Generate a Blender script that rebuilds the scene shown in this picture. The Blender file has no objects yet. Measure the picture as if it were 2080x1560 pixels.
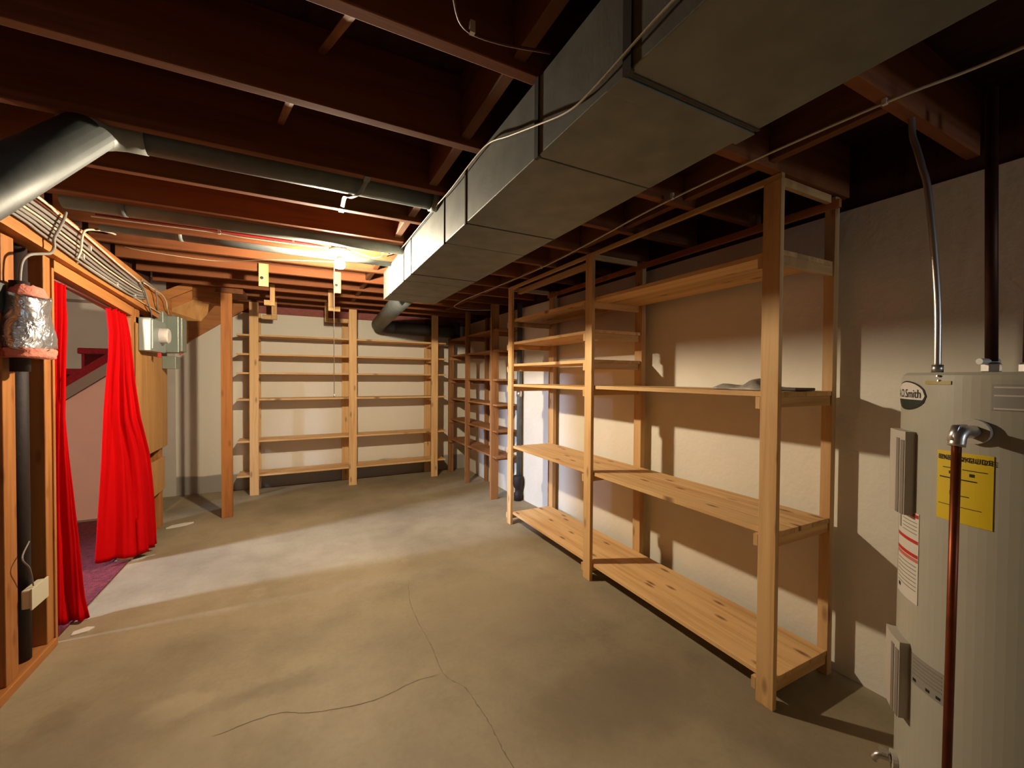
import bpy, bmesh, math, random
from mathutils import Vector, Matrix
random.seed(7)
S = bpy.context.scene
COL = S.collection
PI = math.pi

# ------------------------------------------------------------------ helpers
def lin(c):
    return tuple(((v/255)/12.92 if v/255 <= .04045 else ((v/255+.055)/1.055)**2.4) for v in c) + (1,)

def new_mat(name):
    m = bpy.data.materials.new(name); m.use_nodes = True
    nt = m.node_tree
    return m, nt, nt.nodes['Principled BSDF']

def node(nt, t, **kw):
    n = nt.nodes.new(t)
    for k, v in kw.items():
        if k.startswith('i_'):
            n.inputs[k[2:].replace('_', ' ')].default_value = v
        else:
            setattr(n, k, v)
    return n

def ramp(nt, stops):
    r = nt.nodes.new('ShaderNodeValToRGB')
    e = r.color_ramp.elements
    while len(e) < len(stops): e.new(.5)
    for el, (p, c) in zip(e, stops):
        el.position = p; el.color = c
    return r

def plain(name, rgb, rough=.6, metal=0., bump=0., bscale=60, var=.0, vscale=6, spec=.5):
    m, nt, b = new_mat(name)
    b.inputs['Roughness'].default_value = rough
    b.inputs['Metallic'].default_value = metal
    b.inputs['Specular IOR Level'].default_value = spec
    c = lin(rgb)
    tc = node(nt, 'ShaderNodeTexCoord')
    n1 = node(nt, 'ShaderNodeTexNoise', i_Scale=vscale, i_Detail=5.)
    nt.links.new(tc.outputs['Object'], n1.inputs['Vector'])
    lo = tuple(x*(1-var) for x in c[:3])+(1,); hi = tuple(min(1, x*(1+var)) for x in c[:3])+(1,)
    r = ramp(nt, [(.3, lo), (.7, hi)])
    nt.links.new(n1.outputs['Fac'], r.inputs['Fac'])
    nt.links.new(r.outputs['Color'], b.inputs['Base Color'])
    if bump:
        n2 = node(nt, 'ShaderNodeTexNoise', i_Scale=bscale, i_Detail=4.)
        nt.links.new(tc.outputs['Object'], n2.inputs['Vector'])
        bp = node(nt, 'ShaderNodeBump', i_Strength=bump, i_Distance=.01)
        nt.links.new(n2.outputs['Fac'], bp.inputs['Height'])
        nt.links.new(bp.outputs['Normal'], b.inputs['Normal'])
    return m

def wood(name, light, dark, axis, knot=.5, rough=.6, knotc=(96, 52, 22), spread=.12, thin=None):
    m, nt, b = new_mat(name)
    b.inputs['Roughness'].default_value = rough
    b.inputs['Specular IOR Level'].default_value = .3
    tc = node(nt, 'ShaderNodeTexCoord')
    oi = node(nt, 'ShaderNodeObjectInfo')
    sc = [13., 13., 13.]; sc[axis] = .7
    kc = [6.5, 6.5, 6.5]; kc[axis] = 2.2
    if thin is not None: kc[thin] = .01
    off = node(nt, 'ShaderNodeVectorMath', operation='SCALE'); off.inputs[0].default_value = (9.1, 5.3, 7.7)
    nt.links.new(oi.outputs['Random'], off.inputs['Scale'])
    add = node(nt, 'ShaderNodeVectorMath', operation='ADD')
    nt.links.new(tc.outputs['Object'], add.inputs[0]); nt.links.new(off.outputs[0], add.inputs[1])
    mp = node(nt, 'ShaderNodeMapping'); mp.inputs['Scale'].default_value = sc
    nt.links.new(add.outputs[0], mp.inputs['Vector'])
    n1 = node(nt, 'ShaderNodeTexNoise', i_Scale=1.6, i_Detail=8., i_Roughness=.6, i_Distortion=.5)
    nt.links.new(mp.outputs[0], n1.inputs['Vector'])
    r = ramp(nt, [(.28, lin(dark)), (.52, lin(light)), (.8, tuple(min(1, x*1.12) for x in lin(light)[:3])+(1,))])
    nt.links.new(n1.outputs['Fac'], r.inputs['Fac'])
    mk = node(nt, 'ShaderNodeMapping'); mk.inputs['Scale'].default_value = kc
    nt.links.new(add.outputs[0], mk.inputs['Vector'])
    vo = node(nt, 'ShaderNodeTexVoronoi', i_Scale=1.0); vo.voronoi_dimensions = '2D'
    if axis == 2:
        sp_ = node(nt, 'ShaderNodeSeparateXYZ'); cb_ = node(nt, 'ShaderNodeCombineXYZ')
        sm_ = node(nt, 'ShaderNodeMath', operation='ADD')
        nt.links.new(mk.outputs[0], sp_.inputs[0])
        nt.links.new(sp_.outputs['X'], sm_.inputs[0]); nt.links.new(sp_.outputs['Y'], sm_.inputs[1])
        nt.links.new(sm_.outputs[0], cb_.inputs['X']); nt.links.new(sp_.outputs['Z'], cb_.inputs['Y'])
        nt.links.new(cb_.outputs[0], vo.inputs['Vector'])
    else:
        nt.links.new(mk.outputs[0], vo.inputs['Vector'])
    kr = ramp(nt, [(.0, (knot, knot, knot, 1)), (.045, (knot*.75,)*3+(1,)), (.10, (0, 0, 0, 1))])
    nt.links.new(vo.outputs['Distance'], kr.inputs['Fac'])
    mx = node(nt, 'ShaderNodeMix', data_type='RGBA')
    nt.links.new(kr.outputs['Color'], mx.inputs['Factor'])
    nt.links.new(r.outputs['Color'], mx.inputs['A']); mx.inputs['B'].default_value = lin(knotc)
    hs = node(nt, 'ShaderNodeHueSaturation')
    mr = node(nt, 'ShaderNodeMapRange'); mr.inputs['To Min'].default_value = 1-spread; mr.inputs['To Max'].default_value = 1+spread
    nt.links.new(oi.outputs['Random'], mr.inputs['Value'])
    nt.links.new(mr.outputs[0], hs.inputs['Value'])
    nt.links.new(mx.outputs['Result'], hs.inputs['Color'])
    nt.links.new(hs.outputs['Color'], b.inputs['Base Color'])
    bp = node(nt, 'ShaderNodeBump', i_Strength=.12, i_Distance=.004)
    nt.links.new(n1.outputs['Fac'], bp.inputs['Height']); nt.links.new(bp.outputs['Normal'], b.inputs['Normal'])
    return m

def thing(name, label, cat, loc=(0, 0, 0), group=None):
    o = bpy.data.objects.new(name, None); COL.objects.link(o)
    o.location = loc; o.empty_display_size = .1
    o['label'] = label; o['category'] = cat
    if group: o['group'] = group
    return o

def tag(o, label, cat, group=None):
    o['label'] = label; o['category'] = cat
    if group: o['group'] = group
    return o

def rootloc(o):
    v = Vector((0, 0, 0))
    while o is not None:
        v += o.location; o = o.parent
    return v

def obj(name, bm, mat, parent=None, loc=None, smooth=False, label=None, solid=0.):
    """mesh given in world coordinates; stored relative to its parent (or to loc)"""
    base = rootloc(parent) if parent else Vector(loc or (0, 0, 0))
    bmesh.ops.translate(bm, verts=bm.verts, vec=-base)
    me = bpy.data.meshes.new(name); bm.to_mesh(me); bm.free()
    if smooth:
        for p in me.polygons: p.use_smooth = True
    me.materials.append(mat)
    o = bpy.data.objects.new(name, me); COL.objects.link(o)
    if parent: o.parent = parent
    else: o.location = base
    if label: o['label'] = label
    if solid:
        md = o.modifiers.new('solid', 'SOLIDIFY'); md.thickness = solid; md.offset = 0
    return o

def struct(name, bm, mat, parent=None):
    o = obj(name, bm, mat, parent)
    if not parent: o['kind'] = 'structure'
    return o

def BM(): return bmesh.new()

def box(bm, x0, x1, y0, y1, z0, z1, bev=0.):
    r = bmesh.ops.create_cube(bm, size=1)
    vs = r['verts']
    for v in vs:
        v.co = Vector((x0+(v.co.x+.5)*(x1-x0), y0+(v.co.y+.5)*(y1-y0), z0+(v.co.z+.5)*(z1-z0)))
    if bev:
        es = list({e for v in vs for e in v.link_edges})
        bmesh.ops.bevel(bm, geom=es, offset=bev, segments=2, affect='EDGES', profile=.5)
    return bm

def bx(*a, **k): return box(BM(), *a, **k)

def hexa(bm, p):
    """eight corners: bottom 4 (ccw), top 4 (ccw)"""
    v = [bm.verts.new(q) for q in p]
    for f in ((3, 2, 1, 0), (4, 5, 6, 7), (0, 1, 5, 4), (1, 2, 6, 5), (2, 3, 7, 6), (3, 0, 4, 7)):
        bm.faces.new([v[i] for i in f])
    bmesh.ops.recalc_face_normals(bm, faces=bm.faces)
    return bm

def prism(bm, pts, d):
    """polygon extruded along vector d"""
    d = Vector(d); n = len(pts)
    a = [bm.verts.new(Vector(p)) for p in pts]; b = [bm.verts.new(Vector(p)+d) for p in pts]
    bm.faces.new(a[::-1]); bm.faces.new(b)
    for i in range(n):
        bm.faces.new([a[i], a[(i+1) % n], b[(i+1) % n], b[i]])
    bmesh.ops.recalc_face_normals(bm, faces=bm.faces)
    return bm

def smooth_path(pts, k=6):
    pts = [Vector(p) for p in pts]
    if len(pts) < 3: return pts
    out = []
    P = [pts[0]*2-pts[1]]+pts+[pts[-1]*2-pts[-2]]
    for i in range(1, len(P)-2):
        a, b, c, d = P[i-1], P[i], P[i+1], P[i+2]
        for j in range(k):
            t = j/k
            out.append(.5*((2*b)+(c-a)*t+(2*a-5*b+4*c-d)*t*t+(3*b-a-3*c+d)*t**3))
    out.append(pts[-1])
    return out

def tube(bm, pts, r, n=12, cap=True, flat=None, up=None):
    """r radius or list of radii; flat=(ra,rb) makes an oval section"""
    pts = [Vector(p) for p in pts]
    m = len(pts)
    rs = r if isinstance(r, (list, tuple)) else [r]*m
    t0 = (pts[1]-pts[0]).normalized()
    u = Vector(up) if up else (Vector((0, 0, 1)) if abs(t0.z) < .9 else Vector((1, 0, 0)))
    rings = []
    for i, p in enumerate(pts):
        if i == 0: t = pts[1]-pts[0]
        elif i == m-1: t = pts[-1]-pts[-2]
        else: t = (pts[i+1]-pts[i]).normalized()+(pts[i]-pts[i-1]).normalized()
        t.normalize()
        u = (u-t*u.dot(t)).normalized(); w = t.cross(u)
        k = 1.
        if 0 < i < m-1:
            ca = (pts[i+1]-pts[i]).normalized().dot((pts[i]-pts[i-1]).normalized())
            k = 1/max(.6, math.sqrt(max(.01, (1+ca)/2)))
            k = min(k, 1.15)
        ra, rb = (flat if flat else (rs[i], rs[i]))
        rings.append([bm.verts.new(p+u*math.cos(2*PI*j/n)*ra*k+w*math.sin(2*PI*j/n)*rb*k) for j in range(n)])
    for a, b in zip(rings, rings[1:]):
        for j in range(n):
            bm.faces.new([a[j], a[(j+1) % n], b[(j+1) % n], b[j]])
    if cap:
        bm.faces.new(rings[0][::-1]); bm.faces.new(rings[-1])
    bmesh.ops.recalc_face_normals(bm, faces=bm.faces)
    return bm

def lathe(bm, prof, c, axis='z', n=32):
    """prof: (radius, height) list along the axis from c"""
    c = Vector(c); rings = []
    def P(r, h, a):
        x, y = r*math.cos(a), r*math.sin(a)
        if axis == 'z': return c+Vector((x, y, h))
        if axis == 'x': return c+Vector((h, x, y))
        return c+Vector((x, h, y))
    for r, h in prof:
        rings.append([bm.verts.new(P(max(r, 1e-4), h, 2*PI*j/n)) for j in range(n)])
    for a, b in zip(rings, rings[1:]):
        for j in range(n):
            bm.faces.new([a[j], a[(j+1) % n], b[(j+1) % n], b[j]])
    bm.faces.new(rings[0][::-1]); bm.faces.new(rings[-1])
    bmesh.ops.recalc_face_normals(bm, faces=bm.faces)
    return bm

# ------------------------------------------------------------------ materials
PINE_L, PINE_D = (218, 176, 120), (192, 142, 86)
pineX = wood('pine_grain_x', PINE_L, PINE_D, 0, .8, thin=2)
pineY = wood('pine_grain_y', PINE_L, PINE_D, 1, .9, thin=2, spread=.16)
pineZ = wood('pine_grain_z', PINE_L, PINE_D, 2, .6)
RED_L, RED_D = (158, 110, 66), (120, 76, 42)
redX = wood('reddish_stained_wood_x', RED_L, RED_D, 0, .4)
redY = wood('reddish_stained_wood_y', RED_L, RED_D, 1, .4)
redZ = wood('reddish_stained_wood_z', RED_L, RED_D, 2, .4)
firX = wood('old_fir_x', (186, 122, 66), (150, 88, 44), 0, .5)
firY = wood('old_fir_y', (186, 122, 66), (150, 88, 44), 1, .5)
firZ = wood('old_fir_z', (180, 118, 62), (146, 86, 42), 2, .5)
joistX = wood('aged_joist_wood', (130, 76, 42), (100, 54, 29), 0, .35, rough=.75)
joistY = wood('aged_blocking_wood', (122, 76, 42), (94, 54, 30), 1, .35, rough=.75)
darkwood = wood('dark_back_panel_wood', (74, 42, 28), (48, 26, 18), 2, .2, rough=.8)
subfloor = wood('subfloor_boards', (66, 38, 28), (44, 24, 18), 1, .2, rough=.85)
plyw = wood('plywood', (184, 136, 80), (166, 118, 66), 2, .15)
paint = plain('wall_paint', (226, 219, 200), .7, bump=.25, bscale=24, var=.05, vscale=2.5)
paint2 = plain('stairwell_paint', (196, 186, 170), .7, bump=.1, var=.04)
pinkpaint = plain('under_stair_paint', (214, 170, 154), .6, var=.03)
galv = plain('galvanised_steel', (112, 115, 108), .55, metal=.35, bump=.05, bscale=90, var=.2, vscale=9)
galvd = plain('dull_galvanised_pipe', (98, 103, 101), .55, metal=.35, bump=.05, var=.15, vscale=14)
seam_m = plain('dark_duct_seam', (60, 56, 50), .6, metal=.5)
black_iron = plain('black_iron', (34, 20, 17), .7, metal=.0, bump=.2, bscale=40, var=.2)
cable_w = plain('white_cable_jacket', (206, 196, 172), .5)
cable_g = plain('grey_cable_jacket', (134, 128, 120), .55, var=.08)
cable_r = plain('red_cable_jacket', (150, 30, 34), .5)
cable_d = plain('brown_cable_jacket', (92, 48, 36), .5)
copper = plain('brown_copper', (120, 56, 26), .42, metal=.7, var=.2, vscale=20)
dcopper = plain('tarnished_copper', (66, 34, 22), .5, metal=.6, var=.2, vscale=20)
chrome = plain('bright_metal', (206, 202, 196), .33, metal=.9, var=.05)
tank_m = plain('tank_enamel', (176, 172, 156), .38, var=.02)
cover_m = plain('cover_plastic', (188, 180, 166), .45)
cover_g = plain('cover_groove_grey', (128, 118, 108), .55)
white_l = plain('white_label', (214, 208, 196), .5)
red_l = plain('red_label_ink', (190, 40, 34), .5)
grey_l = plain('grey_label', (142, 138, 126), .5)
ink = plain('black_ink', (22, 20, 18), .6)
dgreen = plain('dark_green_ink', (16, 40, 26), .5)
yellow_l = plain('yellow_label', (222, 190, 16), .5)
boxgrey = plain('grey_enamel_box', (132, 140, 128), .38, metal=.25, var=.03)
boxblue = plain('grey_box_paint', (150, 160, 156), .32, metal=.3, var=.03)
dialw = plain('white_porcelain', (216, 208, 198), .3)
pink_ins = plain('pink_insulation', (214, 130, 110), .9, bump=.6, bscale=60, var=.15, vscale=30)
red_k = plain('red_plastic', (190, 60, 56), .5)
carpet_m = plain('maroon_carpet', (112, 40, 50), .95, bump=1., bscale=160, var=.45, vscale=34)
carpet_red = plain('red_stair_carpet', (136, 18, 34), .95, bump=.6, bscale=200, var=.25, vscale=60)
outlet_m = plain('white_outlet_plastic', (206, 196, 168), .4)
bag_m = plain('grey_plastic_sheet', (164, 156, 144), .35, var=.12, vscale=20)
bag_d = plain('dark_plastic_pouch', (70, 62, 52), .45)
skirt_m = plain('grey_stair_skirt', (132, 112, 98), .6)
brick_m = plain('pink_rim_board', (150, 86, 76), .8, bump=.2, var=.15, vscale=20)
rod_m = plain('dark_curtain_rod', (84, 34, 32), .5)
twine = plain('white_string', (226, 214, 186), .7)

# foil
foil, nt, b = new_mat('crumpled_foil')
b.inputs['Metallic'].default_value = .9; b.inputs['Roughness'].default_value = .28
b.inputs['Base Color'].default_value = lin((200, 200, 204))
tc = node(nt, 'ShaderNodeTexCoord'); vo = node(nt, 'ShaderNodeTexNoise', i_Scale=16., i_Detail=3., i_Distortion=1.2)
nt.links.new(tc.outputs['Object'], vo.inputs['Vector'])
bp = node(nt, 'ShaderNodeBump', i_Strength=.7, i_Distance=.02)
nt.links.new(vo.outputs['Fac'], bp.inputs['Height']); nt.links.new(bp.outputs['Normal'], b.inputs['Normal'])

# red cloth
cloth, nt, b = new_mat('red_curtain_cloth')
b.inputs['Base Color'].default_value = lin((206, 4, 10)); b.inputs['Roughness'].default_value = .85
b.inputs['Specular IOR Level'].default_value = .1
tc = node(nt, 'ShaderNodeTexCoord'); wv = node(nt, 'ShaderNodeTexNoise', i_Scale=260., i_Detail=2.)
nt.links.new(tc.outputs['Object'], wv.inputs['Vector'])
bp = node(nt, 'ShaderNodeBump', i_Strength=.15, i_Distance=.003)
nt.links.new(wv.outputs['Fac'], bp.inputs['Height']); nt.links.new(bp.outputs['Normal'], b.inputs['Normal'])
tl = node(nt, 'ShaderNodeBsdfTranslucent'); tl.inputs['Color'].default_value = lin((220, 6, 20))
ms = node(nt, 'ShaderNodeMixShader'); ms.inputs['Fac'].default_value = .25
outn = nt.nodes['Material Output']
nt.links.new(b.outputs[0], ms.inputs[1]); nt.links.new(tl.outputs[0], ms.inputs[2]); nt.links.new(ms.outputs[0], outn.inputs['Surface'])

# concrete floor
conc, nt, b = new_mat('old_concrete')
b.inputs['Roughness'].default_value = .62; b.inputs['Specular IOR Level'].default_value = .35
tc = node(nt, 'ShaderNodeTexCoord')
nA = node(nt, 'ShaderNodeTexNoise', i_Scale=.9, i_Detail=6., i_Roughness=.55)
nB = node(nt, 'ShaderNodeTexNoise', i_Scale=5., i_Detail=8., i_Roughness=.65)
nC = node(nt, 'ShaderNodeTexNoise', i_Scale=46., i_Detail=4.)
for n_ in (nA, nB, nC): nt.links.new(tc.outputs['Object'], n_.inputs['Vector'])
rA = ramp(nt, [(.32, lin((128, 115, 92))), (.5, lin((152, 137, 109))), (.7, lin((166, 151, 122)))])
nt.links.new(nA.outputs['Fac'], rA.inputs['Fac'])
rB = ramp(nt, [(.3, (.78, .77, .74, 1)), (.55, (1, 1, 1, 1)), (.75, (1.0, 1.0, 1.0, 1))])
nt.links.new(nB.outputs['Fac'], rB.inputs['Fac'])
m1 = node(nt, 'ShaderNodeMix', data_type='RGBA', blend_type='MULTIPLY'); m1.inputs['Factor'].default_value = .7
nt.links.new(rA.outputs['Color'], m1.inputs['A']); nt.links.new(rB.outputs['Color'], m1.inputs['B'])
rC = ramp(nt, [(.3, (.86, .86, .86, 1)), (.6, (1, 1, 1, 1))])
nt.links.new(nC.outputs['Fac'], rC.inputs['Fac'])
m2 = node(nt, 'ShaderNodeMix', data_type='RGBA', blend_type='MULTIPLY'); m2.inputs['Factor'].default_value = .5
nt.links.new(m1.outputs['Result'], m2.inputs['A']); nt.links.new(rC.outputs['Color'], m2.inputs['B'])
# sparse pale scuffs
nD = node(nt, 'ShaderNodeTexNoise', i_Scale=2.3, i_Detail=7., i_Roughness=.7)
mpD = node(nt, 'ShaderNodeMapping'); mpD.inputs['Location'].default_value = (3.1, 8.4, 0)
nt.links.new(tc.outputs['Object'], mpD.inputs['Vector']); nt.links.new(mpD.outputs[0], nD.inputs['Vector'])
rD = ramp(nt, [(.62, (0, 0, 0, 1)), (.72, (.45, .45, .45, 1))])
nt.links.new(nD.outputs['Fac'], rD.inputs['Fac'])
m3 = node(nt, 'ShaderNodeMix', data_type='RGBA'); m3.inputs['B'].default_value = lin((178, 164, 138))
nt.links.new(rD.outputs['Color'], m3.inputs['Factor']); nt.links.new(m2.outputs['Result'], m3.inputs['A'])
last = m3.outputs['Result']
# worn pale patches and dark stains, each with its own ragged outline
dis = node(nt, 'ShaderNodeTexNoise', i_Scale=7., i_Detail=5.)
nt.links.new(tc.outputs['Object'], dis.inputs['Vector'])
dsc = node(nt, 'ShaderNodeVectorMath', operation='SCALE'); dsc.inputs['Scale'].default_value = .22
nt.links.new(dis.outputs['Color'], dsc.inputs[0])
dad = node(nt, 'ShaderNodeVectorMath', operation='ADD')
nt.links.new(tc.outputs['Object'], dad.inputs[0]); nt.links.new(dsc.outputs[0], dad.inputs[1])
for (px, py, sx_, sy_, rr, soft, colr, amt) in ((-.45, 2.09, 1., 1.4, .10, .05, (176, 160, 130), .45), (-.36, 1.78, 1., .8, .11, .05, (170, 156, 128), .35),
        (-.10, 2.03, .45, 1.6, .07, .06, (92, 82, 62), .35), (-.85, 2.2, 1., 1., .06, .05, (92, 76, 52), .35), (-.72, 2.05, .6, 1., .10, .08, (120, 108, 88), .4),
        (1.2, 1.35, .5, 1., .16, .12, (108, 96, 74), .5), (.95, 2.2, .8, .8, .3, .25, (132, 118, 92), .4)):
    mpx = node(nt, 'ShaderNodeMapping'); mpx.vector_type = 'POINT'
    mpx.inputs['Location'].default_value = (-(px+.11)*sx_, -(py+.11)*sy_, 0); mpx.inputs['Scale'].default_value = (sx_, sy_, 0)
    nt.links.new(dad.outputs[0], mpx.inputs['Vector'])
    ln = node(nt, 'ShaderNodeVectorMath', operation='LENGTH'); nt.links.new(mpx.outputs[0], ln.inputs[0])
    mr_ = node(nt, 'ShaderNodeMapRange'); mr_.inputs['From Min'].default_value = rr+soft; mr_.inputs['From Max'].default_value = rr-soft*.3
    mr_.inputs['To Min'].default_value = 0; mr_.inputs['To Max'].default_value = amt
    nt.links.new(ln.outputs['Value'], mr_.inputs['Value'])
    mm = node(nt, 'ShaderNodeMix', data_type='RGBA'); mm.inputs['B'].default_value = lin(colr)
    nt.links.new(mr_.outputs[0], mm.inputs['Factor']); nt.links.new(last, mm.inputs['A']); last = mm.outputs['Result']
nt.links.new(last, b.inputs['Base Color'])
bp = node(nt, 'ShaderNodeBump', i_Strength=.15, i_Distance=.01)
nt.links.new(nB.outputs['Fac'], bp.inputs['Height']); nt.links.new(bp.outputs['Normal'], b.inputs['Normal'])
crack_m = plain('crack_dirt', (118, 104, 80), .8, var=.2, vscale=30)

# back wall: painted above, bare grey concrete strip at the foot with a ragged edge
wallback_m, nt, b = new_mat('painted_block_with_bare_foot')
b.inputs['Roughness'].default_value = .7
tc = node(nt, 'ShaderNodeTexCoord'); sx = node(nt, 'ShaderNodeSeparateXYZ')
nt.links.new(tc.outputs['Object'], sx.inputs[0])
nz = node(nt, 'ShaderNodeTexNoise', i_Scale=3., i_Detail=5.); nt.links.new(tc.outputs['Object'], nz.inputs['Vector'])
ma = node(nt, 'ShaderNodeMath', operation='MULTIPLY_ADD'); ma.inputs[1].default_value = .12
nt.links.new(nz.outputs['Fac'], ma.inputs[0]); nt.links.new(sx.outputs['Z'], ma.inputs[2])
rz = ramp(nt, [(.255, lin((158, 152, 140))), (.275, lin((226, 219, 200)))])
nt.links.new(ma.outputs[0], rz.inputs['Fac']); nt.links.new(rz.outputs['Color'], b.inputs['Base Color'])
n2 = node(nt, 'ShaderNodeTexNoise', i_Scale=20., i_Detail=4.); nt.links.new(tc.outputs['Object'], n2.inputs['Vector'])
bp = node(nt, 'ShaderNodeBump', i_Strength=.2, i_Distance=.01)
nt.links.new(n2.outputs['Fac'], bp.inputs['Height']); nt.links.new(bp.outputs['Normal'], b.inputs['Normal'])

# lit bulb
bulb_m, nt, b = new_mat('lit_bulb_glass')
b.inputs['Base Color'].default_value = (1, .95, .85, 1)
b.inputs['Emission Color'].default_value = (1., .84, .62, 1)
b.inputs['Emission Strength'].default_value = 1400.

# ------------------------------------------------------------------ room shell
ZJ = 2.176           # underside of joists
ZS = 2.41            # underside of subfloor
XW = 2.205           # right wall (bends in slightly towards the far corner)
YB = 5.79            # back wall
YR = -2.6            # wall behind the camera
XL = -1.10           # room face of the left stud wall

fl = struct('floor', bx(-2.2, XW+.1, YR-.1, YB+.1, -.12, 0), conc)
def strip(pts, w, z, seed=1):
    bm = BM(); rnd = random.Random(seed); prev = None
    path = smooth_path([(x, y, z) for x, y in pts], 8)
    for i, p in enumerate(path):
        t = (path[min(i+1, len(path)-1)]-path[max(i-1, 0)]).normalized()
        nrm = Vector((-t.y, t.x, 0)); jj = rnd.uniform(-.5, .5)*w*1.6
        ww = w*rnd.uniform(.35, 1.)*(1 if 2 < i < len(path)-3 else .3)
        a = bm.verts.new(p+nrm*(ww+jj)); c = bm.verts.new(p+nrm*(jj-ww))
        if prev: bm.faces.new([prev[0], a, c, prev[1]])
        prev = (a, c)
    bmesh.ops.recalc_face_normals(bm, faces=bm.faces)
    for f in bm.faces:
        if f.normal.z < 0: f.normal_flip()
    return bm
obj('crack', strip([(.636, 2.753), (.578, 2.476), (.569, 2.229), (.577, 2.016), (.572, 1.795), (.63, 1.666), (.645, 1.534), (.651, 1.425), (.648, 1.311), (.66, 1.15)], .003, .0008, 3), crack_m, fl)
obj('crack', strip([(.572, 1.795), (.439, 1.803), (.268, 1.773), (.046, 1.813), (-.094, 1.875), (-.3, 1.86)], .0028, .0008, 4), crack_m, fl)
struct('wall_back', bx(-7.0, XW+.1, YB, YB+.15, -.02, 2.095), wallback_m)
struct('trim_1', bx(-1.2, XW, YB+.02, YB+.06, 2.095, ZS), brick_m)
struct('wall_right', prism(BM(), [(XW, YR, -.02), (XW, 3.3, -.02), (2.165, 4.2, -.02), (2.165, YB, -.02), (XW+.15, YB, -.02), (XW+.15, YR, -.02)], (0, 0, 2.135)), paint)
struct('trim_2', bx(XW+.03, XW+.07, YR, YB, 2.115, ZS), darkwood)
# rear wall with a small basement window
bm = BM()
WX0, WX1, WZ0, WZ1 = 1.55, 2.08, 1.5, 2.0
box(bm, -1.2, WX0, YR-.12, YR, -.02, ZS); box(bm, WX1, XW+.1, YR-.12, YR, -.02, ZS)
box(bm, WX0, WX1, YR-.12, YR, -.02, WZ0); box(bm, WX0, WX1, YR-.12, YR, WZ1, ZS)
struct('wall_rear', bm, paint)
bm = BM()
for a in ((WX0, WX0+.04, WZ0, WZ1), (WX1-.04, WX1, WZ0, WZ1), (WX0, WX1, WZ0, WZ0+.04), (WX0, WX1, WZ1-.04, WZ1), (1.80, 1.83, WZ0, WZ1)):
    box(bm, a[0], a[1], YR-.1, YR-.05, a[2], a[3])
struct('window_1', bm, dialw)

# ceiling: subfloor, joists, blocking
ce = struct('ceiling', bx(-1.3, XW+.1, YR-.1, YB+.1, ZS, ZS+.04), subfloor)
JF = [1.031+.4064*(k-1) for k in range(-8, 13)]
for yf in JF:
    if yf < YR+.1 or yf > YB: continue
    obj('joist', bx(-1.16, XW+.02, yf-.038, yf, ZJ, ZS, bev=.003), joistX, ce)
obj('joist', bx(-1.16, .56, 2.618-.046, 2.618-.004, ZJ-.001, ZS, bev=.003), joistX, ce)   # doubled joist by the bulb
for yf in JF:
    if yf < .5 or yf > 5: continue
    for xb in (.50, 1.62):
        obj('blocking', bx(xb, xb+.038, yf, yf+.3684, ZJ+.02, ZS, bev=.003), joistY, ce)
# slim cross bridging strips
for (a, c) in (((.105, 1.035, 2.19), (.055, 1.395, 2.33)), ((-.03, 1.44, 2.185), (-.07, 1.8, 2.30))):
    obj('bridging_strip', tube(BM(), [a, c], .01, 6, flat=(.004, .013)), joistY, ce)

# girder along the left wall
gb = BM()
hexa(gb, [(-1.14, -2.5, 1.955), (-1.06, -2.5, 1.955), (-1.06, 2.4, 1.950), (-1.14, 2.4, 1.950),
          (-1.14, -2.5, ZJ), (-1.06, -2.5, ZJ), (-1.06, 2.4, ZJ-.001), (-1.14, 2.4, ZJ-.001)])
hexa(gb, [(-1.14, 2.4, 1.950), (-1.06, 2.4, 1.950), (-1.06, 4.80, 1.795), (-1.14, 4.80, 1.795),
          (-1.14, 2.4, ZJ-.001), (-1.06, 2.4, ZJ-.001), (-1.06, 4.80, 2.03), (-1.14, 4.80, 2.03)])
girder = obj('support_beam', gb, firY, loc=(-1.1, 2.3, 1.95))
tag(girder, 'long orange wooden beam carrying the cable bundle above the curtained doorway', 'beam')

# left stud wall
wl = BM()
box(wl, -1.215, -1.19, YR, 2.80, 0, 2.405); box(wl, -1.215, -1.19, 3.97, 4.72, 0, 2.405)
box(wl, -1.215, -1.19, 2.80, 3.97, 1.90, 2.405)
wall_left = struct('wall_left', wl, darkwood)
ystuds = [2.465-.4064*k for k in range(1, 12)]
for y in ystuds:
    obj('stud', bx(-1.19, -1.10, y, y+.04, .04, 1.93, bev=.002), firZ, wall_left)
obj('stud', bx(-1.14, -1.10, 2.472, 2.558, .04, 1.93, bev=.003), firZ, wall_left)
obj('stud', bx(-1.19, -1.10, 2.785, 2.845, .04, 1.93, bev=.003), firZ, wall_left)
obj('stud', bx(-1.19, -1.10, 3.925, 3.99, 0, 1.86, bev=.003), firZ, wall_left)
obj('stud', bx(-1.19, -1.10, 4.02, 4.10, 0, 1.86, bev=.003), firZ, wall_left)
obj('stud', bx(-1.19, -1.115, 4.63, 4.72, 0, 1.86, bev=.003), firZ, wall_left)
obj('top_plate', bx(-1.19, -1.10, 4.0, 4.86, 1.74, 1.785, bev=.003), firY, wall_left)
obj('sole_plate', bx(-1.19, -1.085, YR, 2.84, 0, .04, bev=.003), firY, wall_left)
obj('sheathing_board', bx(-1.114, -1.10, 4.37, 4.72, .33, .62, bev=.001), plyw, wall_left)
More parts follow.
